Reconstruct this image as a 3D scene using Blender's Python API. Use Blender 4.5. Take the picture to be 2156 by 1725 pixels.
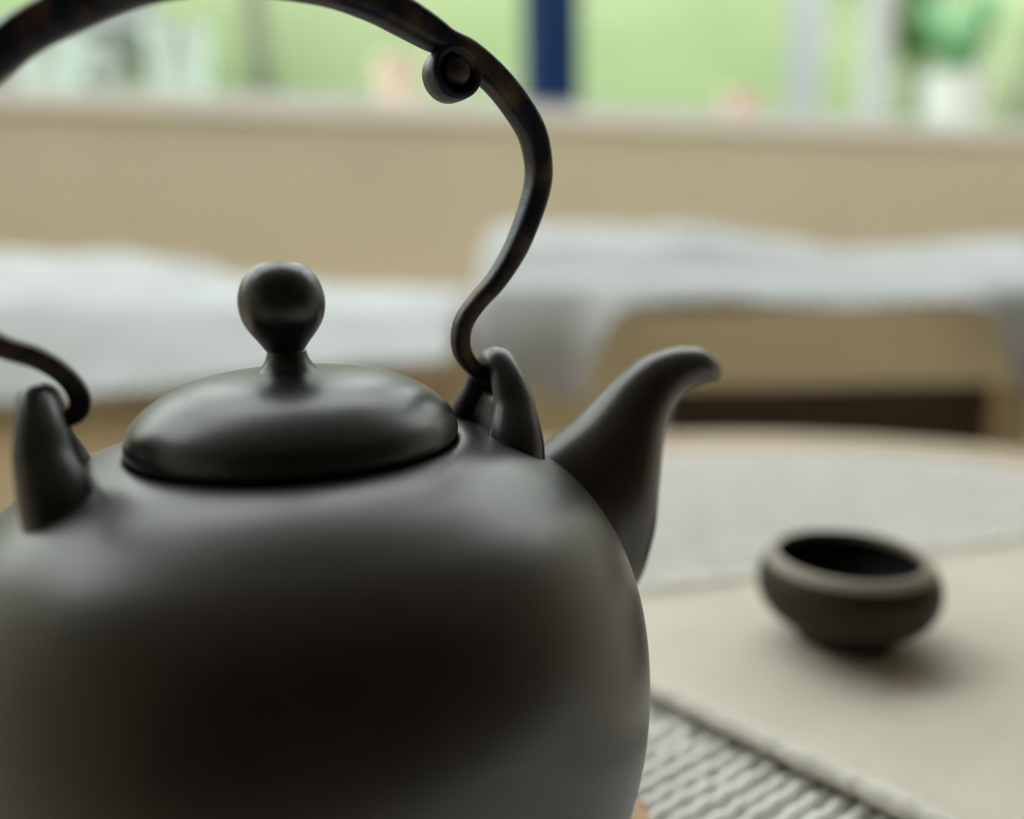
import bpy, bmesh, math, random
from mathutils import Vector, Matrix, noise

R = math.radians
random.seed(7)
scene = bpy.context.scene
for o in list(bpy.data.objects):
    bpy.data.objects.remove(o, do_unlink=True)
COL = scene.collection

# ------------------------------------------------------------------ camera
CAMZ = 0.5635
FPX, PITCH, ROLL = 1755.0, R(11.3), R(-1.0)
fwd = Vector((0, math.cos(PITCH), -math.sin(PITCH)))
upv = Vector((0, math.sin(PITCH), math.cos(PITCH)))
cr, sr = math.cos(ROLL), math.sin(ROLL)
rgt = Vector((1, 0, 0)) * cr + upv * sr
upr = Vector((1, 0, 0)) * -sr + upv * cr
cam_d = bpy.data.cameras.new('camera')
cam = bpy.data.objects.new('camera', cam_d)
COL.objects.link(cam)
cam.matrix_world = Matrix(((rgt.x, upr.x, -fwd.x, 0), (rgt.y, upr.y, -fwd.y, 0),
                           (rgt.z, upr.z, -fwd.z, CAMZ), (0, 0, 0, 1)))
cam_d.sensor_width = 36.0
cam_d.lens = FPX / 2156.0 * 36.0
cam_d.clip_start = 0.005
cam_d.clip_end = 200
cam_d.dof.use_dof = True
cam_d.dof.focus_distance = 0.163
cam_d.dof.aperture_fstop = cam_d.lens * 0.001 / 0.0078
scene.camera = cam

# ------------------------------------------------------------------ sky
world = bpy.data.worlds.new('overcast_sky')
scene.world = world
world.use_nodes = True
bg = world.node_tree.nodes['Background']
bg.inputs['Color'].default_value = (0.985, 1.0, 0.99, 1)
bg.inputs['Strength'].default_value = 4.4

# ------------------------------------------------------------------ exposure
vs = scene.view_settings
vs.view_transform = 'Standard'
vs.look = 'None'
vs.gamma = 1.0
vs.use_curve_mapping = False
vs.exposure = 0.0
scene.cycles.use_denoising = True
scene.cycles.max_bounces = 10
scene.cycles.diffuse_bounces = 6


# ------------------------------------------------------------------ materials
def new_mat(name, color, rough=0.6, metal=0.0, spec=0.5, var=None, vscale=20.0, bump=None, bscale=200.0,
            rvar=0.0, detail=4.0, stretch=None, ramp=(0.35, 0.68)):
    m = bpy.data.materials.new(name)
    m.use_nodes = True
    nt = m.node_tree
    b = nt.nodes['Principled BSDF']
    b.inputs['Base Color'].default_value = (*color, 1)
    b.inputs['Roughness'].default_value = rough
    b.inputs['Metallic'].default_value = metal
    b.inputs['Specular IOR Level'].default_value = spec
    tc = nt.nodes.new('ShaderNodeTexCoord')
    mp = nt.nodes.new('ShaderNodeMapping')
    nt.links.new(tc.outputs['Object'], mp.inputs['Vector'])
    if stretch:
        mp.inputs['Scale'].default_value = stretch
    if var:
        n = nt.nodes.new('ShaderNodeTexNoise')
        n.inputs['Scale'].default_value = vscale
        n.inputs['Detail'].default_value = detail
        nt.links.new(mp.outputs[0], n.inputs['Vector'])
        r = nt.nodes.new('ShaderNodeValToRGB')
        r.color_ramp.elements[0].position = ramp[0]
        r.color_ramp.elements[1].position = ramp[1]
        r.color_ramp.elements[0].color = (*color, 1)
        r.color_ramp.elements[1].color = (*var, 1)
        nt.links.new(n.outputs['Fac'], r.inputs['Fac'])
        nt.links.new(r.outputs['Color'], b.inputs['Base Color'])
        if rvar:
            mr = nt.nodes.new('ShaderNodeMapRange')
            mr.inputs['To Min'].default_value = rough - rvar
            mr.inputs['To Max'].default_value = rough + rvar
            nt.links.new(n.outputs['Fac'], mr.inputs['Value'])
            nt.links.new(mr.outputs[0], b.inputs['Roughness'])
    if bump:
        n2 = nt.nodes.new('ShaderNodeTexNoise')
        n2.inputs['Scale'].default_value = bscale
        n2.inputs['Detail'].default_value = 3
        nt.links.new(mp.outputs[0], n2.inputs['Vector'])
        bn = nt.nodes.new('ShaderNodeBump')
        bn.inputs['Strength'].default_value = 1.0
        bn.inputs['Distance'].default_value = bump
        nt.links.new(n2.outputs['Fac'], bn.inputs['Height'])
        nt.links.new(bn.outputs[0], b.inputs['Normal'])
    return m


def wood_mat(name, c1, c2, rough=0.5, axis=0, scale=14.0):
    st = [6.0, 6.0, 6.0]
    st[axis] = 0.5
    return new_mat(name, c1, rough, var=c2, vscale=scale, stretch=st, bump=0.0003, bscale=scale * 2)


def glass_mat(name):
    m = bpy.data.materials.new(name)
    m.use_nodes = True
    nt = m.node_tree
    nt.nodes.clear()
    out = nt.nodes.new('ShaderNodeOutputMaterial')
    mix = nt.nodes.new('ShaderNodeMixShader')
    tr = nt.nodes.new('ShaderNodeBsdfTransparent')
    gl = nt.nodes.new('ShaderNodeBsdfGlossy')
    lw = nt.nodes.new('ShaderNodeLayerWeight')
    lw.inputs['Blend'].default_value = 0.5
    pw = nt.nodes.new('ShaderNodeMath')
    pw.operation = 'POWER'
    pw.inputs[1].default_value = 5.0
    nt.links.new(lw.outputs['Facing'], pw.inputs[0])
    fr = nt.nodes.new('ShaderNodeMath')
    fr.operation = 'MULTIPLY_ADD'
    fr.inputs[1].default_value = 0.6
    fr.inputs[2].default_value = 0.03
    nt.links.new(pw.outputs[0], fr.inputs[0])
    tr.inputs['Color'].default_value = (0.97, 0.99, 0.98, 1)
    gl.inputs['Roughness'].default_value = 0.02
    nt.links.new(fr.outputs[0], mix.inputs['Fac'])
    nt.links.new(tr.outputs[0], mix.inputs[1])
    nt.links.new(gl.outputs[0], mix.inputs[2])
    nt.links.new(mix.outputs[0], out.inputs['Surface'])
    return m


M = {}
M['clay'] = new_mat('dark_clay', (0.012, 0.0095, 0.0095), 0.33, spec=0.68, var=(0.019, 0.0135, 0.0135), vscale=55,
                    bump=0.000016, bscale=1100)
M['clay_lid'] = new_mat('dark_clay_lid', (0.006, 0.0072, 0.012), 0.33, spec=0.60, var=(0.010, 0.010, 0.0135), vscale=60,
                        bump=0.000016, bscale=1100)
M['bronze'] = new_mat('aged_bronze', (0.004, 0.008, 0.020), 0.42, metal=0.1, spec=0.30, var=(0.125, 0.085, 0.052), vscale=130, ramp=(0.46, 0.78),
                      bump=0.00018, bscale=600, rvar=0.12, detail=6)
M['cup_clay'] = new_mat('cup_clay', (0.018, 0.0135, 0.009), 0.6, spec=0.3, var=(0.026, 0.019, 0.013), vscale=80, bump=0.0001, bscale=900)
M['cup_glaze'] = new_mat('cup_dark_glaze', (0.006, 0.006, 0.008), 0.6, spec=0.25)
M['cup_lip'] = new_mat('cup_lip', (0.30, 0.26, 0.22), 0.6)
M['rib'] = new_mat('cotton_cord', (0.71, 0.70, 0.68), 0.9, spec=0.1, var=(0.82, 0.81, 0.79), vscale=90, bump=0.0004, bscale=500)
M['cover_base'] = new_mat('cotton_backing', (0.30, 0.27, 0.23), 0.95, spec=0.1, var=(0.36, 0.33, 0.28), vscale=60)
M['linen'] = new_mat('cream_linen', (0.60, 0.55, 0.465), 0.9, spec=0.1, var=(0.66, 0.615, 0.535), vscale=26, bump=0.0004, bscale=900)
M['hem'] = new_mat('linen_hem', (0.64, 0.615, 0.55), 0.9, spec=0.1, var=(0.69, 0.67, 0.61), vscale=60, bump=0.0006, bscale=700)
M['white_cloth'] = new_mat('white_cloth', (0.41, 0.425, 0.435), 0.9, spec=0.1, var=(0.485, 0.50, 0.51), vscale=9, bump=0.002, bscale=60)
M['table_wood'] = wood_mat('table_wood', (0.31, 0.225, 0.135), (0.38, 0.28, 0.17), 0.45, 0)
M['bench_wood'] = wood_mat('bench_wood', (0.84, 0.73, 0.55), (0.88, 0.78, 0.60), 0.5, 0)
M['tan_fabric'] = new_mat('tan_fabric', (0.78, 0.64, 0.44), 0.95, spec=0.1, var=(0.83, 0.69, 0.49), vscale=8, bump=0.0005, bscale=400)
M['gap_shade'] = wood_mat('bench_gap_shade', (0.05, 0.034, 0.018), (0.07, 0.048, 0.026), 0.6, 0)  # near-black colour stands in for the shade under the bench
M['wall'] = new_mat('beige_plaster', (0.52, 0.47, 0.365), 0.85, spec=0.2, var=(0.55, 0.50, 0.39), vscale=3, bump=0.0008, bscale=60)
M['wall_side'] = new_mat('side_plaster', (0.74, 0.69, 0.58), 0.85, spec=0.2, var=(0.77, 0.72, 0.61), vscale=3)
M['wall_dark'] = new_mat('brown_panelling', (0.075, 0.055, 0.04), 0.7, spec=0.2, var=(0.095, 0.07, 0.05), vscale=5)
M['ceiling'] = new_mat('ceiling_boards', (0.30, 0.27, 0.22), 0.9, spec=0.1, var=(0.34, 0.31, 0.26), vscale=3)
M['floor'] = wood_mat('floor_boards', (0.74, 0.65, 0.51), (0.79, 0.70, 0.56), 0.5, 0)
M['sill'] = new_mat('grey_sill', (0.74, 0.74, 0.72), 0.7, var=(0.78, 0.78, 0.76), vscale=8)
M['navy'] = new_mat('navy_paint', (0.003, 0.020, 0.080), 0.6, spec=0.15, var=(0.004, 0.025, 0.09), vscale=8)
M['frame_grey'] = new_mat('grey_frame_paint', (0.45, 0.46, 0.46), 0.6, var=(0.5, 0.51, 0.51), vscale=8)
M['glass'] = glass_mat('window_glass')
M['grass'] = new_mat('lawn', (0.130, 0.180, 0.078), 0.9, spec=0.1, var=(0.175, 0.215, 0.113), vscale=0.7)
M['leaf'] = new_mat('leaf_green', (0.055, 0.13, 0.035), 0.6, var=(0.09, 0.18, 0.05), vscale=6)
M['leaf_pale'] = new_mat('leaf_pale', (0.38, 0.42, 0.40), 0.6, var=(0.46, 0.49, 0.47), vscale=6)
M['leaf_pot'] = new_mat('leaf_houseplant', (0.22, 0.46, 0.28), 0.5, var=(0.30, 0.54, 0.36), vscale=10)
def add_translucency(m, color, fac):
    nt = m.node_tree
    out = [n for n in nt.nodes if n.type == 'OUTPUT_MATERIAL'][0]
    b = nt.nodes['Principled BSDF']
    tr = nt.nodes.new('ShaderNodeBsdfTranslucent')
    tr.inputs['Color'].default_value = (*color, 1)
    mx = nt.nodes.new('ShaderNodeMixShader')
    mx.inputs['Fac'].default_value = fac
    nt.links.new(b.outputs[0], mx.inputs[1])
    nt.links.new(tr.outputs[0], mx.inputs[2])
    nt.links.new(mx.outputs[0], out.inputs['Surface'])


add_translucency(M['leaf_pot'], (0.45, 0.75, 0.45), 0.55)
M['bark'] = new_mat('bark', (0.12, 0.135, 0.09), 0.9, var=(0.17, 0.18, 0.125), vscale=12, bump=0.01, bscale=20)
M['stone'] = new_mat('pale_stone', (0.26, 0.27, 0.29), 0.85, var=(0.31, 0.32, 0.34), vscale=5, bump=0.004, bscale=30)
M['slate'] = new_mat('blue_slate', (0.07, 0.10, 0.15), 0.7, var=(0.09, 0.12, 0.17), vscale=5)
M['white_pot'] = new_mat('white_glaze', (0.78, 0.84, 0.80), 0.35, var=(0.82, 0.87, 0.84), vscale=8)
M['mint_pot'] = new_mat('mint_glaze', (0.60, 0.74, 0.67), 0.4, var=(0.65, 0.78, 0.71), vscale=8)
M['peach_pot'] = new_mat('peach_terracotta', (0.78, 0.62, 0.50), 0.7, var=(0.82, 0.66, 0.54), vscale=12)
M['pink_pot'] = new_mat('pink_terracotta', (0.66, 0.46, 0.42), 0.7, var=(0.7, 0.5, 0.45), vscale=12)
M['soil'] = new_mat('soil', (0.05, 0.035, 0.025), 1.0, var=(0.08, 0.06, 0.04), vscale=40)
M['rattan'] = new_mat('rattan', (0.56, 0.33, 0.18), 0.6, var=(0.70, 0.46, 0.28), vscale=220, bump=0.0004, bscale=500)
M['rattan_dark'] = new_mat('rattan_binding', (0.30, 0.13, 0.06), 0.7, var=(0.4, 0.19, 0.09), vscale=200)


# ------------------------------------------------------------------ mesh helpers
def obj(name, verts, faces, mat, parent=None, smooth=True, loc=None):
    me = bpy.data.meshes.new(name)
    me.from_pydata([tuple(v) for v in verts], [], faces)
    me.update()
    if smooth:
        for p in me.polygons:
            p.use_smooth = True
    if mat:
        me.materials.append(mat)
    o = bpy.data.objects.new(name, me)
    COL.objects.link(o)
    if parent:
        o.parent = parent
    if loc:
        o.location = loc
    return o


def from_bm(name, bm, mat, parent=None, smooth=False, loc=None):
    bmesh.ops.recalc_face_normals(bm, faces=bm.faces)
    me = bpy.data.meshes.new(name)
    bm.to_mesh(me)
    bm.free()
    if smooth:
        for p in me.polygons:
            p.use_smooth = True
    if mat:
        me.materials.append(mat)
    o = bpy.data.objects.new(name, me)
    COL.objects.link(o)
    if parent:
        o.parent = parent
    if loc:
        o.location = loc
    return o


def tag(o, label=None, cat=None, group=None, kind=None):
    if label:
        o['label'] = label
    if cat:
        o['category'] = cat
    if group:
        o['group'] = group
    if kind:
        o['kind'] = kind
    return o


def empty(name, loc, label=None, cat=None, group=None, kind=None):
    o = bpy.data.objects.new(name, None)
    o.empty_display_size = 0.02
    COL.objects.link(o)
    o.location = loc
    return tag(o, label, cat, group, kind)


def catmull(pts, n):
    """resample control tuples with a Catmull-Rom spline, n steps per span"""
    out = []
    P = [tuple(p) for p in pts]
    for i in range(len(P) - 1):
        p0 = P[max(i - 1, 0)]
        p1, p2 = P[i], P[i + 1]
        p3 = P[min(i + 2, len(P) - 1)]
        for k in range(n):
            t = k / n
            out.append(tuple(0.5 * (2 * b + (c - a) * t + (2 * a - 5 * b + 4 * c - d) * t * t + (3 * b - a - 3 * c + d) * t ** 3)
                             for a, b, c, d in zip(p0, p1, p2, p3)))
    out.append(P[-1])
    return out


def lathe_geo(profile, n=64, center=(0, 0, 0), jitter=0.0):
    """profile list of (r, z); poles get single vertices"""
    V, F, rings = [], [], []
    cx, cy, cz = center
    for r, z in profile:
        if r < 1e-6:
            V.append((cx, cy, cz + z))
            rings.append([len(V) - 1])
        else:
            ring = []
            for k in range(n):
                a = 2 * math.pi * k / n
                rr = r
                if jitter:
                    rr += jitter * noise.noise((math.cos(a) * 1.3, math.sin(a) * 1.3, z * 40))
                V.append((cx + rr * math.cos(a), cy + rr * math.sin(a), cz + z))
                ring.append(len(V) - 1)
            rings.append(ring)
    for a, b in zip(rings, rings[1:]):
        if len(a) == 1 and len(b) == 1:
            continue
        for k in range(n):
            k2 = (k + 1) % n
            if len(a) == 1:
                F.append((a[0], b[k2], b[k]))
            elif len(b) == 1:
                F.append((a[k], a[k2], b[0]))
            else:
                F.append((a[k], a[k2], b[k2], b[k]))
    return V, F


def fix_normals(o):
    bm = bmesh.new()
    bm.from_mesh(o.data)
    bmesh.ops.recalc_face_normals(bm, faces=bm.faces)
    bm.to_mesh(o.data)
    bm.free()
    return o


def lathe(name, profile, mat, parent=None, n=64, center=(0, 0, 0), jitter=0.0):
    V, F = lathe_geo(profile, n, center, jitter)
    return fix_normals(obj(name, V, F, mat, parent))


def sweep_geo(centers, binorm, radii, n=20, power=2.0, caps=True):
    """centers: list of Vector; binorm: constant Vector out of the curve's plane (or None);
    radii: list of (in-plane, out-of-plane) half widths; superellipse section"""
    V, F = [], []
    L = len(centers)
    for i, c in enumerate(centers):
        t = (centers[min(i + 1, L - 1)] - centers[max(i - 1, 0)]).normalized()
        b = binorm
        nn = b.cross(t).normalized()
        bb = t.cross(nn).normalized()
        a_, b_ = radii[i]
        for k in range(n):
            th = 2 * math.pi * k / n
            ct, st = math.cos(th), math.sin(th)
            x = math.copysign(abs(ct) ** (2 / power), ct) * a_
            y = math.copysign(abs(st) ** (2 / power), st) * b_
            V.append(c + nn * x + bb * y)
    for i in range(L - 1):
        for k in range(n):
            k2 = (k + 1) % n
            F.append((i * n + k, i * n + k2, (i + 1) * n + k2, (i + 1) * n + k))
    if caps:
        F.append(tuple(range(n - 1, -1, -1)))
        F.append(tuple((L - 1) * n + k for k in range(n)))
    return V, F


def box_geo(bm, x0, x1, y0, y1, z0, z1, mat4=None, bevel=0.0):
    r = bmesh.ops.create_cube(bm, size=1.0)
    vs_ = r['verts']
    for v in vs_:
        v.co = Vector(((x0 + x1) / 2 + v.co.x * (x1 - x0), (y0 + y1) / 2 + v.co.y * (y1 - y0),
                       (z0 + z1) / 2 + v.co.z * (z1 - z0)))
    if bevel:
        es = list({e for v in vs_ for e in v.link_edges})
        rr = bmesh.ops.bevel(bm, geom=es, offset=bevel, segments=2, affect='EDGES', profile=0.5)
        vs_ = list({v for f in rr['faces'] for v in f.verts} | {v for v in vs_ if v.is_valid})
    if mat4 is not None:
        for v in set(vs_):
            v.co = mat4 @ v.co


def box(name, x0, x1, y0, y1, z0, z1, mat, parent=None, mat4=None, bevel=0.0):
    bm = bmesh.new()
    box_geo(bm, x0, x1, y0, y1, z0, z1, None, bevel)
    if mat4 is not None:
        bmesh.ops.transform(bm, matrix=mat4, verts=bm.verts)
    return from_bm(name, bm, mat, parent)


def Z(zrel):
    return CAMZ + zrel


# ------------------------------------------------------------------ the room
# room frame: rx runs along the window wall, ry points out through the window
TH = R(19.8)
RM = Matrix.Rotation(TH, 4, 'Z')
X0, X1, Y0, Y1 = -2.7, 4.3, -1.9, 2.47
H = 2.65
SILL = Z(0.40)


def rbox(name, x0, x1, y0, y1, z0, z1, mat, parent=None, bevel=0.0, kind='structure'):
    o = box(name, x0, x1, y0, y1, z0, z1, mat, parent, RM, bevel)
    if kind and parent is None:
        o['kind'] = kind
    return o


def rpt(x, y, z):
    return RM @ Vector((x, y, z))


WT = 0.30
SW0 = 0.75                       # where the side windows begin
rbox('floor', X0 - WT, X1 + WT, Y0 - WT, Y1 + WT, -0.10, 0.0, M['floor'])
ROOF0 = 0.98                     # the ceiling is solid up to here, glazed from here to the window wall
rbox('ceiling', X0 - WT, X1 + WT, Y0 - WT, ROOF0, H, H + 0.12, M['ceiling'])
rbox('wall_front', X0 - WT, X1 + WT, Y0 - WT, Y0, 0.0, H, M['wall_dark'])
# window wall: low wall, lintel, end piers
rbox('wall_back', X0 - WT, X1 + WT, Y1, Y1 + WT, 0.0, SILL - 0.045, M['wall'])
rbox('trim_1', X0 - WT, X1 + WT, Y1, Y1 + WT, H - 0.12, H, M['frame_grey'])
rbox('trim_2', X0, X1, Y1 - 0.015, Y1 + WT, SILL - 0.045, SILL, M['sill'])
for nm, xa, xb in (('wall_left', X0 - WT, X0), ('wall_right', X1, X1 + WT)):
    rbox(nm, xa, xb, Y0, Y1, 0.0, H, M['wall_side'])


def window(idx, along, fixed, a0, a1, z0, z1, posts, sw, frame_mat):
    """glazed opening; along 'x' or 'y' in the room frame; posts: list of (position, width, material)"""
    w = empty('window_%d' % idx, (0, 0, 0), kind='structure')

    def piece(nm, p0, p1, za, zb, d0, d1, m):
        if along == 'x':
            return rbox(nm, p0, p1, fixed + d0, fixed + d1, za, zb, m, w, kind=None)
        return rbox(nm, fixed + d0, fixed + d1, p0, p1, za, zb, m, w, kind=None)
    piece('bottom_rail', a0, a1, z0, z0 + 0.05, -0.03, 0.03, frame_mat)
    piece('top_rail', a0, a1, z1 - 0.05, z1, -0.03, 0.03, frame_mat)
    edges = sorted(posts)
    for p, wd, m in edges:
        piece('mullion', p - wd / 2, p + wd / 2, z0 + 0.05, z1 - 0.05, -0.05, 0.05, m)
    for (p, wd, _), (q, wq, _) in zip(edges, edges[1:]):
        piece('pane', p + wd / 2, q - wq / 2, z0 + 0.05, z1 - 0.05, -0.004, 0.004, M['glass'])
    return w


def ray(u, v):
    return fwd + rgt * ((u - 1078) / FPX) - upr * ((v - 862.5) / FPX)


def rx_at(u, v, ry):
    """room-frame x where the sight line through photo point (u, v) meets the plane ry"""
    d = RM.inverted() @ ray(u, v)
    return d.x * ry / d.y


def zc_at(u, v, ry):
    d = RM.inverted() @ ray(u, v)
    return CAMZ + d.z * ry / d.y


WY = Y1 + 0.24
xn = rx_at(1160, 100, WY)
window(1, 'x', WY, X0, X1, SILL, H - 0.12,
       [(X0 + 0.04, 0.08, M['frame_grey']), (xn - 1.75, 0.06, M['frame_grey']), (xn, 0.165, M['navy']),
        (xn + 1.35, 0.06, M['frame_grey']), (X1 - 0.04, 0.08, M['frame_grey'])], 0.05, M['frame_grey'])
# unseen glazed roof strip over the bench, added for the light it lets in
rw = empty('window_2', (0, 0, 0), kind='structure')
nb = 5
for k in range(nb + 1):
    xx = X0 + (X1 - X0) * k / nb
    rbox('rafter', xx - .03, xx + .03, ROOF0, Y1 + .05, H, H + .10, M['frame_grey'], rw)
    if k < nb:
        rbox('pane', xx + .03, xx + (X1 - X0) / nb - .03, ROOF0, Y1 + .05, H + .045, H + .053, M['glass'], rw)

# ------------------------------------------------------------------ garden outside
def bank_z(rx, ry):
    d = max(abs(rx - 0.4) - 3.6, 0.0)
    t = max(ry - 3.2, 0.0)
    z = 0.50 * t if t < 7.2 else 0.50 * 7.2 + 0.02 * (t - 7.2)
    z = z * (1.16 + 0.03 * math.sin(rx * 0.5) + 0.05 * max(min(rx - 2.5, 6.0), 0.0))
    return z - 0.06 + 0.12 * noise.noise((rx * 0.4, ry * 0.4, 0))


V, F = [], []
NX, NY = 70, 60
for j in range(NY + 1):
    for i in range(NX + 1):
        x = -28 + 60 * i / NX
        y = -14 + 46 * (j / NY)
        inside = (X0 - 0.6 < x < X1 + 0.6) and (Y0 - 0.6 < y < Y1 + 0.6)
        V.append(rpt(x, y, -0.25 if inside else bank_z(x, y)))
for j in range(NY):
    for i in range(NX):
        a = j * (NX + 1) + i
        F.append((a, a + 1, a + NX + 2, a + NX + 1))
lawn = obj('lawn', V, F, M['grass'])
tag(lawn, kind='structure')


def leaf_cloud(n, rx_, ry_, rz_, size, seed):
    rnd = random.Random(seed)
    V, F = [], []
    for _ in range(n):
        while True:
            p = Vector((rnd.uniform(-1, 1), rnd.uniform(-1, 1), rnd.uniform(-1, 1)))
            if 0.35 < p.length < 1:
                break
        p *= 0.9 + 0.25 * noise.noise(p * 2.2 + Vector((seed, 0, 0)))
        c = Vector((p.x * rx_, p.y * ry_, p.z * rz_))
        d = (p + Vector((rnd.gauss(0, .5), rnd.gauss(0, .5), rnd.gauss(0, .5)))).normalized()
        s = d.orthogonal().normalized()
        s.rotate(Matrix.Rotation(rnd.uniform(0, 6.28), 3, d))
        t = d.cross(s)
        L = size * rnd.uniform(.7, 1.3)
        b = len(V)
        V += [c - t * L, c - s * L * .45 + d * L * .12, c + t * L, c + s * L * .45 + d * L * .12]
        F.append((b, b + 1, b + 2, b + 3))
    return V, F


def shrub(u, v, ry, w, h, mat, label, seed, name='garden_shrub', n=900, leaf=0.07):
    x = rx_at(u, v, ry)
    zb = bank_z(x, ry) - 0.05
    zc = zc_at(u, v, ry)
    root = empty(name, rpt(x, ry, zb), label, 'shrub', 'shrubs on the grassy bank')
    hh = max(h, 0.2)
    V, F = leaf_cloud(n, w / 2, w / 2, hh / 2, leaf, seed)
    V = [a + Vector((0, 0, max(zc - zb, hh * 0.5))) for a in V]
    obj('foliage', V, F, mat, root, smooth=False)
    for k in range(4):
        a = k * 1.57 + seed
        top = Vector((math.cos(a) * w * .18, math.sin(a) * w * .18, max(zc - zb, hh * .5)))
        cs = [Vector((math.cos(a) * .03, math.sin(a) * .03, -0.02)).lerp(top, q / 4) for q in range(5)]
        V, F = sweep_geo(cs, Vector((0.3, 1, 0.1)).normalized(), [(0.025 - .004 * q, 0.025 - .004 * q) for q in range(5)], 8)
        obj('stem', V, F, M['bark'], root)
    return root


def tree(u, ry, r, height, crown, mat, label, seed, n=1600):
    x = rx_at(u, 60, ry)
    zb = bank_z(x, ry) - 0.1
    root = empty('garden_tree', rpt(x, ry, zb), label, 'tree', 'trees on the grassy bank')
    cs = [Vector((0.03 * math.sin(q * .7 + seed), 0.02 * math.cos(q * .6), height * q / 6)) for q in range(7)]
    V, F = sweep_geo(cs, Vector((0, 1, 0)), [(r * (1.25 - .1 * q),) * 2 for q in range(7)], 12)
    obj('trunk', V, F, M['bark'], root)
    V, F = leaf_cloud(n, crown, crown, crown * .75, 0.12, seed)
    V = [a + Vector((0, 0, height + crown * .35)) for a in V]
    obj('crown', V, F, mat, root, smooth=False)
    return root


shrub(90, 150, 4.6, 0.75, 0.40, M['leaf_pale'], 'pale silvery shrub outside the window, furthest left of the shrubs', 11)
shrub(255, 60, 5.6, 0.55, 0.45, M['leaf_pale'], 'pale grey-green shrub outside the window, second from the left', 12)
shrub(1470, -62, 9.4, 1.9, 0.45, M['leaf'], 'dark green shrub at the top of the bank right of the navy post', 14, n=1500)
shrub(1935, 40, 5.2, 0.34, 0.7, M['leaf'], 'narrow dark green shrub behind the white planter', 15)
tree(548, 6.0, 0.065, 1.7, 0.85, M['leaf'], 'slim tree on the bank left of the teapot handle scroll', 3)
tree(2215, 5.4, 0.16, 1.9, 0.9, M['leaf'], 'grey-barked tree at the far right of the window', 5)

# pale stone post
x = rx_at(1695, 100, 5.0)
zb = bank_z(x, 5.0) - 0.05
sp = empty('stone_post', rpt(x, 5.0, zb), 'pale grey stone post standing on the lawn between two shrubs', 'post')
bm = bmesh.new()
box_geo(bm, -.10, .10, -.10, .10, 0, 1.65, None, 0.012)
from_bm('shaft', bm, M['stone'], sp)
bm = bmesh.new()
box_geo(bm, -.14, .14, -.14, .14, 1.65, 1.75, None, 0.015)
from_bm('cap', bm, M['stone'], sp)
# slate-blue shed further up the bank, seen at the top right
x = rx_at(1860, 20, 8.0)
zb = bank_z(x, 8.0) - 0.2
sh = empty('garden_shed', rpt(x, 8.0, zb), 'slate-blue garden shed up on the bank at the upper right', 'shed')
zt = zc_at(1860, 62, 8.0) - zb
bm = bmesh.new()
box_geo(bm, -.52, .52, -.1, .9, 0.0, zt - .02)
from_bm('plinth', bm, M['grass'], sh)
for k in range(8):
    bm = bmesh.new()
    box_geo(bm, -.52 + .13 * k + .003, -.52 + .13 * (k + 1) - .003, -.1, -.07, zt - .02, zt + 1.1)
    from_bm('plank', bm, M['slate'], sh)
bm = bmesh.new()
box_geo(bm, -.52, .52, -.07, .9, zt - .02, zt + 1.1)
from_bm('shed_body', bm, M['slate'], sh)
bm = bmesh.new()
box_geo(bm, -.6, .6, -.2, 1.0, zt + 1.1, zt + 1.16)
from_bm('roof', bm, M['stone'], sh)


# ------------------------------------------------------------------ planters on the sill
def planter(name, u, w, h, mat, label, cat, plant=None, plant_h=0.3, ry=Y1 + 0.13, seed=1):
    x = rx_at(u, 200, ry)
    root = empty(name, rpt(x, ry, SILL), label, cat)
    r = w / 2
    prof = [(0, 0), (r * .70, 0), (r * .74, .004), (r * .9, h * .5), (r, h * .93), (r * 1.02, h * .97), (r, h), (r * .93, h),
            (r * .9, h * .94), (r * .82, h * .6), (0, h * .58)]
    lathe('pot', prof, mat, root, 40)
    lathe('soil', [(0, h * .88), (r * .86, h * .86), (r * .8, h * .7), (0, h * .7)], M['soil'], root, 24)
    if plant:
        rnd = random.Random(seed)
        for k in range(46):
            a = rnd.uniform(0, 6.28)
            tilt = rnd.uniform(0.03, 0.32)
            L = plant_h * rnd.uniform(.55, 1.05)
            wd = r * rnd.uniform(.16, .28)
            base = Vector((math.cos(a) * r * .45 * rnd.random(), math.sin(a) * r * .45 * rnd.random(), h * .86))
            out = Vector((math.cos(a), math.sin(a), 0))
            side = Vector((-math.sin(a), math.cos(a), 0))
            V, F = [], []
            for q in range(7):
                t = q / 6
                c = base + out * (math.sin(tilt) * L * t + .12 * L * t * t) + Vector((0, 0, L * t * (1 - .18 * t)))
                ww = wd * math.sin(math.pi * (0.08 + .9 * t)) + .001
                V += [c - side * ww + out * .15 * ww, c, c + side * ww + out * .15 * ww]
            for q in range(6):
                b = q * 3
                F += [(b, b + 1, b + 4, b + 3), (b + 1, b + 2, b + 5, b + 4)]
            obj('leaf', V, F, plant, root)
    return root


planter('planter', 2010, 0.235, 0.20, M['white_pot'], 'white planter with upright green leaves on the window sill', 'planter',
        M['leaf_pot'], 0.46, seed=4)
planter('pot', 385, 0.175, 0.19, M['mint_pot'], 'pale mint pot on the sill under the left arch of the handle', 'pot')
planter('pot', 110, 0.17, 0.15, M['mint_pot'], 'pale mint pot at the far left end of the sill', 'pot')
planter('pot', 838, 0.14, 0.14, M['peach_pot'], 'peach terracotta pot on the sill left of the handle scroll', 'pot')
planter('pot', 1560, 0.13, 0.10, M['pink_pot'], 'small pink terracotta pot on the sill right of the navy post', 'pot')

# ------------------------------------------------------------------ wooden bench beyond the table
BY0, BY1 = 1.22, 1.66            # front and back of the seat
SEAT = Z(-0.098)
bench = empty('wooden_bench', (0, 1.45, 0), 'long tan wooden bench below the window behind the round table', 'bench')


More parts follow.
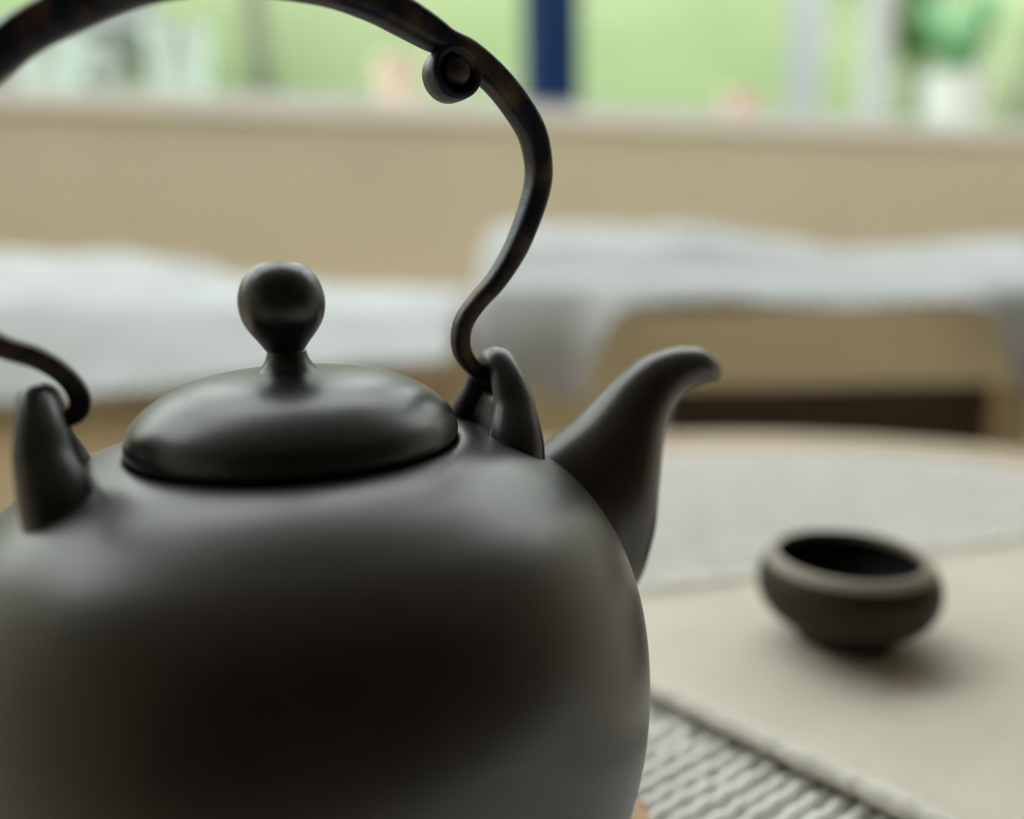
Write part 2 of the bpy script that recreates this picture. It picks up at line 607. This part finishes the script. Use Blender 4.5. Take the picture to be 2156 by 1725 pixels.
def bpart(nm, x0, x1, y0, y1, z0, z1, bevel=.004, mat='bench_wood'):
    bm = bmesh.new()
    box_geo(bm, x0, x1, y0, y1, z0, z1, None, bevel)
    return from_bm(nm, bm, M[mat], bench, loc=(0, -1.45, 0))


for k in range(4):
    w_ = (BY1 - BY0) / 4
    bpart('seat_plank', -1.45, 1.25, BY0 + w_ * k + .002, BY0 + w_ * (k + 1) - .002, SEAT - .025, SEAT)
bpart('apron', -1.45, 1.25, BY0 + .012, BY0 + .037, SEAT - .121, SEAT - .025)
bpart('back_board', -1.45, 1.25, BY1 - .037, BY1 - .012, .01, SEAT - .025)
bpart('front_panel', -1.31, .10, BY0 + .05, BY0 + .07, .01, SEAT - .025)
bpart('shade_board', .235, .80, BY0 + .14, BY0 + .16, .01, SEAT - .025, mat='gap_shade')  # added dark board, puts the shade of the open gap into its colour
for xa, xb in ((-1.43, -1.31), (-.62, -.50), (.10, .235), (.80, .915), (1.12, 1.24)):
    bpart('leg', xa, xb, BY0 + .037, BY0 + .11, 0, SEAT - .025)
    bpart('leg', xa, xb, BY1 - .11, BY1 - .037, 0, SEAT - .025)


def throw(name, label, x0, x1, top_fn, hang_fn, seed, spill=0.0, nx=90):
    """white cloth lying in soft heaps on the bench and falling over its front edge"""
    V, F = [], []
    nv = 34
    for i in range(nx + 1):
        x = x0 + (x1 - x0) * i / nx
        edge = min(1.0, (x - x0) / .03, (x1 - x) / .03)
        top = max(top_fn(x), SEAT + .012)
        top = SEAT + .008 + (top - SEAT - .008) * max(edge, 0) ** .5
        hang = hang_fn(x)
        for j in range(nv + 1):
            t = j / nv
            n1 = noise.noise((x * 7 + seed, t * 3.1, seed)) + .5 * noise.noise((x * 17, t * 8 + seed, 1))
            if t < .62:                    # on the seat, back to front
                q = t / .62
                y = BY1 - .03 - (BY1 - BY0 - .03) * q
                bulge = math.sin(math.pi * min(1, (q * 1.02) ** .62)) ** .75 if q < .98 else .25
                bulge = max(bulge, .28 * (1 if q > .5 else q * 2))
                z = SEAT + .008 + (top - SEAT - .008) * bulge * (1 - .10 * abs(n1)) + .006 * n1 * bulge
            else:                          # over the front
                q = (t - .62) / .38
                y = BY0 - .012 - .012 * math.sin(q * 3) - .010 * noise.noise((x * 14 + seed, q * 1.5, 4)) - .006 - spill * q * (.75 + .25 * q)
                z0 = SEAT + .008 + (top - SEAT - .008) * .28
                z = z0 + (hang - z0) * q
            V.append((x, y, max(z, hang if t > .62 else SEAT + .004)))
    for i in range(nx):
        for j in range(nv):
            a = i * (nv + 1) + j
            F.append((a, a + 1, a + nv + 2, a + nv + 1))
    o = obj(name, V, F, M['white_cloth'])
    fix_normals(o)
    s = o.modifiers.new('thickness', 'SOLIDIFY')
    s.thickness = 0.004
    s.offset = 1
    sm = o.modifiers.new('soft', 'SUBSURF')
    sm.levels = sm.render_levels = 1
    tag(o, label, 'cloth', 'white cloths on the bench')
    return o


def interp(tab):
    def fn(x):
        if x <= tab[0][0]:
            return tab[0][1]
        for (a, p), (b, q) in zip(tab, tab[1:]):
            if x <= b:
                t = (x - a) / (b - a)
                t = t * t * (3 - 2 * t)
                return p + (q - p) * t
        return tab[-1][1]
    return fn


def at_bench(u, v, y):
    d = ray(u, v)
    return d.x * y / d.y, CAMZ + d.z * y / d.y


YM = 1.42
left_top = [at_bench(u, v, YM) for u, v in ((-220, 560), (-60, 535), (60, 538), (190, 535), (330, 556), (480, 592), (700, 615), (870, 618), (960, 640))]
left_hang = [at_bench(u, v, BY0 - .19) for u, v in ((-300, 840), (60, 850), (150, 835), (300, 825), (500, 800), (800, 770), (930, 760), (985, 775))]
right_top = [at_bench(u, v, YM) for u, v in ((985, 480), (1040, 478), (1100, 470), (1250, 476), (1440, 468), (1530, 482), (1650, 505), (1800, 530), (1980, 525), (2156, 505), (2300, 520))]
right_hang = [at_bench(u, v, BY0 - .05) for u, v in ((985, 730), (1040, 775), (1110, 815), (1170, 842), (1225, 835), (1262, 700), (1310, 642), (1500, 632), (1780, 648), (1850, 640), (2010, 634), (2060, 655), (2100, 800), (2160, 872), (2250, 865), (2320, 720), (2400, 660))]
throw('bench_throw', 'white crumpled linen throw hanging over the bench front behind the lid knob',
      left_top[0][0], at_bench(985, 700, BY0)[0] - .012, interp(left_top), interp(left_hang), 3, .19)
throw('bench_throw', 'white folded linen throw piled on the bench right of the handle',
      at_bench(985, 700, BY0)[0] + .006, 1.18, interp(right_top), interp(right_hang), 9, .07)

# tan upholstered bolster on the floor against the left half of the bench; the left throw falls over it
bx0, bx1 = -1.28, at_bench(940, 760, BY0)[0] - .03
sec = catmull([(1.214, .004), (1.214, SEAT - .06), (1.200, SEAT - .014), (1.165, SEAT - .022), (1.110, .405), (1.055, .368), (1.020, .325), (.995, .25),
               (.985, .15), (.990, .06), (1.010, .012), (1.060, .002), (1.214, .004)], 4)[:-1]
my, mz = sum(p[0] for p in sec) / len(sec), sum(p[1] for p in sec) / len(sec)
V, F = [], []
cols = [(0, .80), (.012, .92), (.03, .98), (.06, 1.0)] + [(.06 + (bx1 - bx0 - .12) * k / 8, 1.0) for k in range(1, 8)] + \
       [(bx1 - bx0 - .06, 1.0), (bx1 - bx0 - .03, .98), (bx1 - bx0 - .012, .92), (bx1 - bx0, .80)]
for dx, sc_ in cols:
    for y, z in sec:
        V.append((bx0 + dx, my + (y - my) * sc_, max(mz + (z - mz) * sc_, .003)))
ns = len(sec)
for i in range(len(cols) - 1):
    for k in range(ns):
        F.append((i * ns + k, i * ns + (k + 1) % ns, (i + 1) * ns + (k + 1) % ns, (i + 1) * ns + k))
F.append(tuple(range(ns)))
F.append(tuple((len(cols) - 1) * ns + k for k in range(ns)))
o = obj('floor_bolster', V, F, M['tan_fabric'])
fix_normals(o)
tag(o, 'tan upholstered floor bolster under the white throw behind the left lug', 'bolster')

# ------------------------------------------------------------------ round table
TCX, TCY, TR = 0.14, 0.245, 0.405
TTOP = Z(-0.1500)
table = empty('round_table', (TCX, TCY, 0), 'round tan wooden table carrying the teapot and the cup', 'table')
lathe('tabletop', [(0, TTOP - .03), (TR - .012, TTOP - .03), (TR - .003, TTOP - .026), (TR, TTOP - .015), (TR - .003, TTOP - .003),
                   (TR - .008, TTOP), (0, TTOP)], M['table_wood'], table, 128)
lathe('pedestal', [(0, .03), (.06, .03), (.045, .08), (.035, .15), (.035, TTOP - .09), (.06, TTOP - .05), (.10, TTOP - .03), (0, TTOP - .03)],
      M['table_wood'], table, 40)
for k in range(4):
    a = R(45 + 90 * k)
    cs = [Vector((math.cos(a) * d, math.sin(a) * d, z)) for d, z in ((.02, .075), (.10, .07), (.19, .045), (.27, .018))]
    V, F = sweep_geo(cs, Vector((-math.sin(a), math.cos(a), 0)), [(.022, .02), (.02, .018), (.018, .016), (.017, .015)], 12, 3)
    obj('foot', V, F, M['table_wood'], table)

# ------------------------------------------------------------------ ribbed cotton table cover
RA = R(35)
er = Vector((math.cos(RA), math.sin(RA), 0))
en = Vector((-math.sin(RA), math.cos(RA), 0))
CR = 0.325
cover = empty('table_cover', (TCX, TCY, TTOP), 'round off-white cover of chunky ribbed cotton on the table', 'table cover')
lathe('backing', [(0, 0.0002), (CR, 0.0002), (CR + .001, .001), (CR, .0018), (0, .0018)], M['cover_base'], cover, 96)
SPC = 0.0051
RT = 0.0062                     # top of the ribs above the table
nrib = int(CR / SPC)
for k in range(-nrib, nrib + 1):
    dist = k * SPC
    half = math.sqrt(max(CR * CR - dist * dist, 0))
    if half < .01:
        continue
    step = 0.0022
    n = int(2 * half / step)
    V, F = [], []
    ph = random.uniform(0, 6.28)
    sec = 7
    for i in range(n + 1):
        s = -half + 2 * half * i / n
        lump = noise.noise((s * 120, k * 7.3, 0.5))
        wv = math.sin(s * 2 * math.pi / .0085 + ph + 2.0 * noise.noise((s * 30, k * 3.1, 2)))
        w_ = SPC * .52 * (1 + .08 * wv + .12 * lump)
        hgt = (RT - .0016) * (.86 + .12 * wv + .22 * lump)
        off = dist + .00055 * noise.noise((s * 45, k * 1.7, 9)) 
        for q in range(sec):
            a = math.pi * q / (sec - 1)
            V.append(er * s + en * (off + math.cos(a) * w_) + Vector((0, 0, .0016 + math.sin(a) * hgt)))
    for i in range(n):
        for q in range(sec - 1):
            b = i * sec + q
            F.append((b, b + 1, b + sec + 1, b + sec))
    obj('rib', V, F, M['rib'], cover)

# ------------------------------------------------------------------ linen placemat
PZ = Z(-0.1400)                  # its upper face
PT = 0.0026
C0 = Vector((-0.0063, 0.3004, 0))
d1 = Vector((0.667, -0.745, 0))
d2 = Vector((0.961, 0.276, 0))
L1, L2 = 0.27, 0.36
# keep the mat on the table top: trim the two far corners to a soft parallelogram
mat_root = empty('placemat', (C0.x, C0.y, PZ - PT), 'cream linen placemat with a thick hem under the dark cup', 'placemat')
NA, NB = 54, 70
V, F = [], []


def mat_pt(a, b):
    p = d1 * (a * L1) + d2 * (b * L2)
    e = min(a * L1, b * L2, (1 - a) * L1, (1 - b) * L2)
    z = .0010 * noise.noise((p.x * 14, p.y * 14, 3)) * min(1, e / .03)
    if e < .012:
        z += .0006 * (1 - e / .012)
    return p + Vector((0, 0, z))


for top in (1, 0):
    for i in range(NA + 1):
        for j in range(NB + 1):
            p = mat_pt(i / NA, j / NB)
            V.append(p + Vector((0, 0, PT if top else .0001)))
S = (NA + 1) * (NB + 1)
for i in range(NA):
    for j in range(NB):
        a = i * (NB + 1) + j
        F.append((a, a + 1, a + NB + 2, a + NB + 1))
        F.append((S + a, S + a + NB + 1, S + a + NB + 2, S + a + 1))
for i in range(NA):
    for j in (0, NB):
        a, b = i * (NB + 1) + j, (i + 1) * (NB + 1) + j
        F.append((a, b, S + b, S + a))
for j in range(NB):
    for i in (0, NA):
        a, b = i * (NB + 1) + j, i * (NB + 1) + j + 1
        F.append((a, b, S + b, S + a))
o = obj('linen_panel', V, F, M['linen'], mat_root)
fix_normals(o)
# hems: soft rolled edges with an uneven fringe of threads
for (pa, pb) in (((0, 0), (1, 0)), ((0, 0), (0, 1)), ((0, 1), (1, 1)), ((1, 0), (1, 1))):
    cs, rad = [], []
    n = 150
    for i in range(n + 1):
        t = i / n
        p = mat_pt(pa[0] + (pb[0] - pa[0]) * t, pa[1] + (pb[1] - pa[1]) * t)
        g = noise.noise((p.x * 260, p.y * 260, 1.5)) + .6 * noise.noise((p.x * 700, p.y * 700, 4))
        cs.append(p + Vector((0, 0, PT * .62 + .0001 * g)))
        rad.append((.0042 + .0007 * g, .0024 + .0004 * g))
    side = (cs[-1] - cs[0]).normalized()
    V, F = sweep_geo(cs, Vector((0, 0, 1)), rad, 12)
    obj('hem', V, F, M['hem'], mat_root)

# ------------------------------------------------------------------ tea cup
CX, CY = 0.1155, 0.2765
CX, CY = 0.1172, 0.2760
cup = empty('tea_cup', (CX, CY, PZ + .0006), 'small dark clay tea cup with a pale lip standing on the placemat', 'cup')
ch = 0.0288
outer = catmull([(.0150, .0), (.0168, .0005), (.0172, .0022), (.0178, .0044), (.0202, .0060), (.0246, .0083), (.0281, .0117), (.0300, .0157), (.0305, .0196), (.0301, .0228), (.0290, .0256), (.0276, .0276)], 5)
lathe('body', [(0, .0012), (.013, .0012)] + outer + [(.0262, .0276), (.0262, .021), (.022, .0110), (.012, .0066), (0, .006)], M['cup_clay'], cup, 72)
lip = catmull([(.0258, .0266), (.0278, .0274), (.0272, .0287), (.0262, .0299), (.0251, .0307), (.0245, .0308), (.0241, .0304), (.0241, .0290), (.0246, .0274), (.0258, .0266)], 4)
lathe('lip', lip, M['cup_lip'], cup, 72)
lathe('inner_glaze', catmull([(.0243, .0296), (.0254, .0255), (.0256, .0200), (.0210, .0118), (.012, .0076)], 4) + [(0, .0070)], M['cup_glaze'], cup, 72)

# ------------------------------------------------------------------ rattan trivet under the teapot
AX, AY, PHI = -0.041, 0.1555, R(26)
COVER_TOP = TTOP + RT + .0008
trivet = empty('trivet', (AX, AY, COVER_TOP), 'round coiled rattan trivet beneath the teapot', 'trivet')
ring_r = .0052
for k in range(8):
    rr = .0712 - k * .0103
    V, F = [], []
    n, m = 200, 10
    for i in range(n):
        a = 2 * math.pi * i / n
        for q in range(m):
            b = 2 * math.pi * q / m
            w_ = ring_r * (1 + .16 * math.sin(a * 40 + k) + .05 * math.sin(b * 3 + a * 50))
            V.append(((rr + w_ * math.cos(b)) * math.cos(a), (rr + w_ * math.cos(b)) * math.sin(a), .0052 + .0046 * math.sin(b)))
    for i in range(n):
        for q in range(m):
            F.append((i * m + q, ((i + 1) % n) * m + q, ((i + 1) % n) * m + (q + 1) % m, i * m + (q + 1) % m))
    obj('coil', V, F, M['rattan'], trivet)
for k in range(30):
    a = 2 * math.pi * k / 30
    cs = []
    for i in range(9):
        b = math.pi * 2 * i / 8
        cs.append(Vector((.0712 + .0056 * math.cos(b), .0016 * (i / 8 - .5) * 3, .0052 + .0049 * math.sin(b))))
    Mz = Matrix.Rotation(a, 4, 'Z')
    V, F = sweep_geo(cs, Vector((0, 1, 0)), [(.0006, .0015)] * 9, 8)
    obj('binding', [Mz @ v for v in V], F, M['rattan_dark'], trivet)

# ------------------------------------------------------------------ teapot
base_rel = COVER_TOP + .0098 - CAMZ          # underside of the pot, relative to the camera
pot = empty('teapot', (AX, AY, Z(base_rel)), 'large dark clay teapot with a bronze bail handle and curved spout', 'teapot')


def PZr(z):
    return z - base_rel


prof = catmull([(.0300, -.0392), (.0304, -.0368), (.0330, -.0366), (.0375, -.0376), (.0425, -.0396), (.0480, -.0427), (.0535, -.0467), (.0582, -.0520),
                (.0622, -.0587), (.0651, -.0668), (.0667, -.0755), (.0672, -.0850), (.0667, -.0940), (.0650, -.1028), (.0620, -.1105),
                (.0570, -.1180), (.0505, -.1243), (.0440, -.1285), (.0420, -.1305)], 6)
prof = [(0, -.0420), (.020, -.0415)] + prof
prof = [(r, PZr(z)) for r, z in prof] + [(.041, 0), (.039, .0015), (0, .002)]
# the pot stands on its foot ring
lathe('body', prof, M['clay'], pot, 160)

lid_prof = [(0, -.0385), (.0290, -.0385), (.0296, -.0372)] + catmull([(.0301, -.0362), (.0306, -.0348), (.0302, -.0330), (.0290, -.0308), (.0262, -.0282),
           (.0222, -.0258), (.0168, -.0240), (.0110, -.0231), (.0055, -.0227)], 6) + [(0, -.0226)]
lid = lathe('lid', [(r, PZr(z)) for r, z in lid_prof], M['clay_lid'], pot, 128)
kp = catmull([(.0060, -.0232), (.0050, -.0222), (.0041, -.0208), (.0037, -.0197), (.0036, -.0191)], 4)
lathe('collar', [(0, PZr(-.0235))] + [(r, PZr(z)) for r, z in kp] + [(0, PZr(-.0190))], M['clay_lid'], lid, 48, (-.0010, 0, 0))
kb = catmull([(.0033, -.0192), (.0037, -.0187), (.0046, -.0174), (.0060, -.0156), (.0072, -.0135), (.0078, -.0112), (.0078, -.0090),
              (.0071, -.0065), (.0058, -.0045), (.0038, -.0031), (.0018, -.0026)], 6)
lathe('knob', [(0, PZr(-.0193))] + [(r, PZr(z)) for r, z in kb] + [(0, PZr(-.0025))], M['clay_lid'], lid, 64, (-.0013, 0, 0))

D = Vector((math.cos(PHI), math.sin(PHI), 0))
T = Vector((math.sin(PHI), -math.cos(PHI), 0))      # towards the camera


def pl(r, z, t=0.0):
    return D * r + T * t + Vector((0, 0, PZr(z)))


# spout
# pairs of points on its upper and lower edge, (radius, height)
sp_p = [(.0440, -.0500, .0530, -.0880), (.0500, -.0465, .0645, -.0860), (.0565, -.0430, .0740, -.0820), (.0636, -.0388, .0788, -.0715), (.0684, -.0349, .0808, -.0600),
        (.0730, -.0310, .0829, -.0480), (.0775, -.0281, .0852, -.0410), (.0820, -.0260, .0882, -.0372), (.0869, -.0249, .0918, -.0350),
        (.0915, -.0247, .0952, -.0341), (.0955, -.0252, .0978, -.0338), (.0985, -.0268, .0996, -.0336)]
sc = catmull(sp_p, 6)
V, F = [], []
for i, (ra, za, rb, zb_) in enumerate(sc):
    pa, pb = pl(ra, za), pl(rb, zb_)
    c_, h_ = (pa + pb) / 2, (pa - pb) / 2
    w_ = h_.length * (.66 if i < 12 else .66 + .24 * min(1, (i - 12) / 24))
    for k in range(40):
        a = 2 * math.pi * k / 40
        V.append(c_ + h_ * math.cos(a) + T * (w_ * math.sin(a)))
for i in range(len(sc) - 1):
    for k in range(40):
        F.append((i * 40 + k, i * 40 + (k + 1) % 40, (i + 1) * 40 + (k + 1) % 40, (i + 1) * 40 + k))
F.append(tuple(range(39, -1, -1)))
# rounded rim and the opening of the spout
n = 40
last = [Vector(v) for v in V[-n:]]
cen = sum(last, Vector()) / n
tdir = (cen - sum([Vector(v) for v in V[-3 * n:-2 * n]], Vector()) / n).normalized()
prev = len(V) - n
for sc_, fw_ in ((.93, .0009), (.80, .0012), (.62, .0008), (.55, -.001), (.5, -.006)):
    st = len(V)
    V += [cen + (v - cen) * sc_ + tdir * fw_ for v in last]
    for k in range(n):
        k2 = (k + 1) % n
        F.append((prev + k, prev + k2, st + k2, st + k))
    prev = st
F.append(tuple(prev + k for k in range(n)))
fix_normals(obj('spout', V, F, M['clay'], pot))


# lugs: arched ears carrying the handle
def lug(sgn):
    path = catmull([(.0142, -.0110, .0060, .0052), (.0136, -.0050, .0062, .0054), (.0118, .0008, .0058, .0050), (.0088, .0066, .0046, .0040), (.0058, .0120, .0038, .0032), (.0024, .0152, .0034, .0030),
                    (0, .0158, .0033, .0030), (-.0026, .0150, .0034, .0030), (-.0062, .0116, .0038, .0032), (-.0098, .0062, .0044, .0038), (-.0136, .0005, .0050, .0044),
                    (-.0160, -.0055, .0054, .0046), (-.0165, -.0110, .0054, .0046)], 4)
    rad = D * sgn
    base = D * (sgn * .0422) + Vector((0, 0, PZr(-.0400)))
    cs = [base + T * t + Vector((0, 0, z)) - rad * (.0030 * max(0, min(1.2, 1 - (z + .0055) / .013))) for t, z, _, _ in path]
    V, F = sweep_geo(cs, rad, [(b, a) for _, _, a, b in path], 20)
    # web closing the foot of the arch
    b0 = len(V)
    web = []
    nu, nv_ = 16, 24
    for i in range(nu + 1):
        ph = math.pi * i / nu
        for j in range(nv_):
            th = 2 * math.pi * j / nv_
            sp_ = lambda q: math.copysign(abs(q) ** .75, q)
            web.append(base + T * (.0128 * sp_(math.sin(ph)) * sp_(math.cos(th))) + rad * (.0028 * sp_(math.sin(ph)) * sp_(math.sin(th)) + .0004) +
                       Vector((0, 0, -.0010 + .0100 * sp_(math.cos(ph)))))
    V += web
    for i in range(nu):
        for j in range(nv_):
            F.append((b0 + i * nv_ + j, b0 + i * nv_ + (j + 1) % nv_, b0 + (i + 1) * nv_ + (j + 1) % nv_, b0 + (i + 1) * nv_ + j))
    o = obj('lug', V, F, M['clay_lid'], pot)
    fix_normals(o)
    rm = o.modifiers.new('fuse', 'REMESH')
    rm.mode = 'VOXEL'
    rm.voxel_size = .0005
    rm.use_smooth_shade = True
    s = o.modifiers.new('soften', 'SMOOTH')
    s.factor = .5
    s.iterations = 6
    return o


lug(1)
lug(-1)

# bail handle: (radius, height, in-plane half width, half depth)
hp = [(.0440, -.0282, .0011, .0012), (.0415, -.0280, .0012, .0014), (.0383, -.0266, .0013, .0016), (.0357, -.0240, .0014, .0018), (.0343, -.0212, .0015, .0019),
      (.0342, -.0182, .0015, .0020), (.0353, -.0151, .0015, .0021), (.0381, -.0117, .0015, .0022), (.0425, -.0075, .0016, .0023), (.0470, -.0013, .0018, .0025),
      (.0505, .0059, .0019, .0027), (.0524, .0117, .0020, .0028), (.0526, .0164, .0020, .0029), (.0512, .0220, .0021, .0030), (.0476, .0273, .0022, .0030),
      (.0429, .0320, .0022, .0030), (.0374, .0357, .0023, .0030), (.0330, .0377, .0020, .0030), (.0300, .0391, .0024, .0030), (.0246, .0415, .0027, .0031), (.0184, .0437, .0027, .0031), (.0090, .0455, .0027, .0031),
      (-.0060, .0455, .0027, .0031), (-.0170, .0435, .0027, .0031), (-.0236, .0410, .0026, .0031), (-.0308, .0374, .0026, .0030), (-.0364, .0341, .0025, .0030), (-.0413, .0301, .0024, .0030),
      (-.0480, .0235, .0023, .0029), (-.0535, .0150, .0022, .0028), (-.0565, .0050, .0021, .0027), (-.0555, -.0045, .0020, .0026), (-.0520, -.0108, .0018, .0024), (-.0467, -.0149, .0016, .0022),
      (-.0415, -.0174, .0015, .0019), (-.0380, -.0205, .0014, .0017), (-.0362, -.0243, .0014, .0016), (-.0370, -.0272, .0013, .0014), (-.0410, -.0284, .0011, .0013), (-.0435, -.0285, .0011, .0012)]
hs = catmull(hp, 6)
V, F = sweep_geo([pl(a, b) for a, b, _, _ in hs], T, [(a * 1.22, b * 1.1) for _, _, a, b in hs], 24, 3.2)
handle = fix_normals(obj('handle', V, F, M['bronze'], pot))
# scroll curled under the right shoulder of the handle
SCX, SCZ, SR = .0340, .0322, .0051
prof_s = [(0, -.0034), (SR * .9, -.0034), (SR, -.0029), (SR * 1.02, 0), (SR, .0029), (SR * .92, .0036), (SR * .74, .0034), (SR * .68, .0016), (SR * .56, .0014),
          (SR * .52, .0028), (SR * .44, .0037), (SR * .24, .0042), (0, .0043)]
V, F = lathe_geo(prof_s, 40)
Ms = Matrix(((D.x, 0, T.x, 0), (D.y, 0, T.y, 0), (0, 1, 0, 0), (0, 0, 0, 1)))
V = [Ms @ Vector(v) + pl(SCX, SCZ) for v in V]
fix_normals(obj('scroll', V, F, M['bronze'], handle))
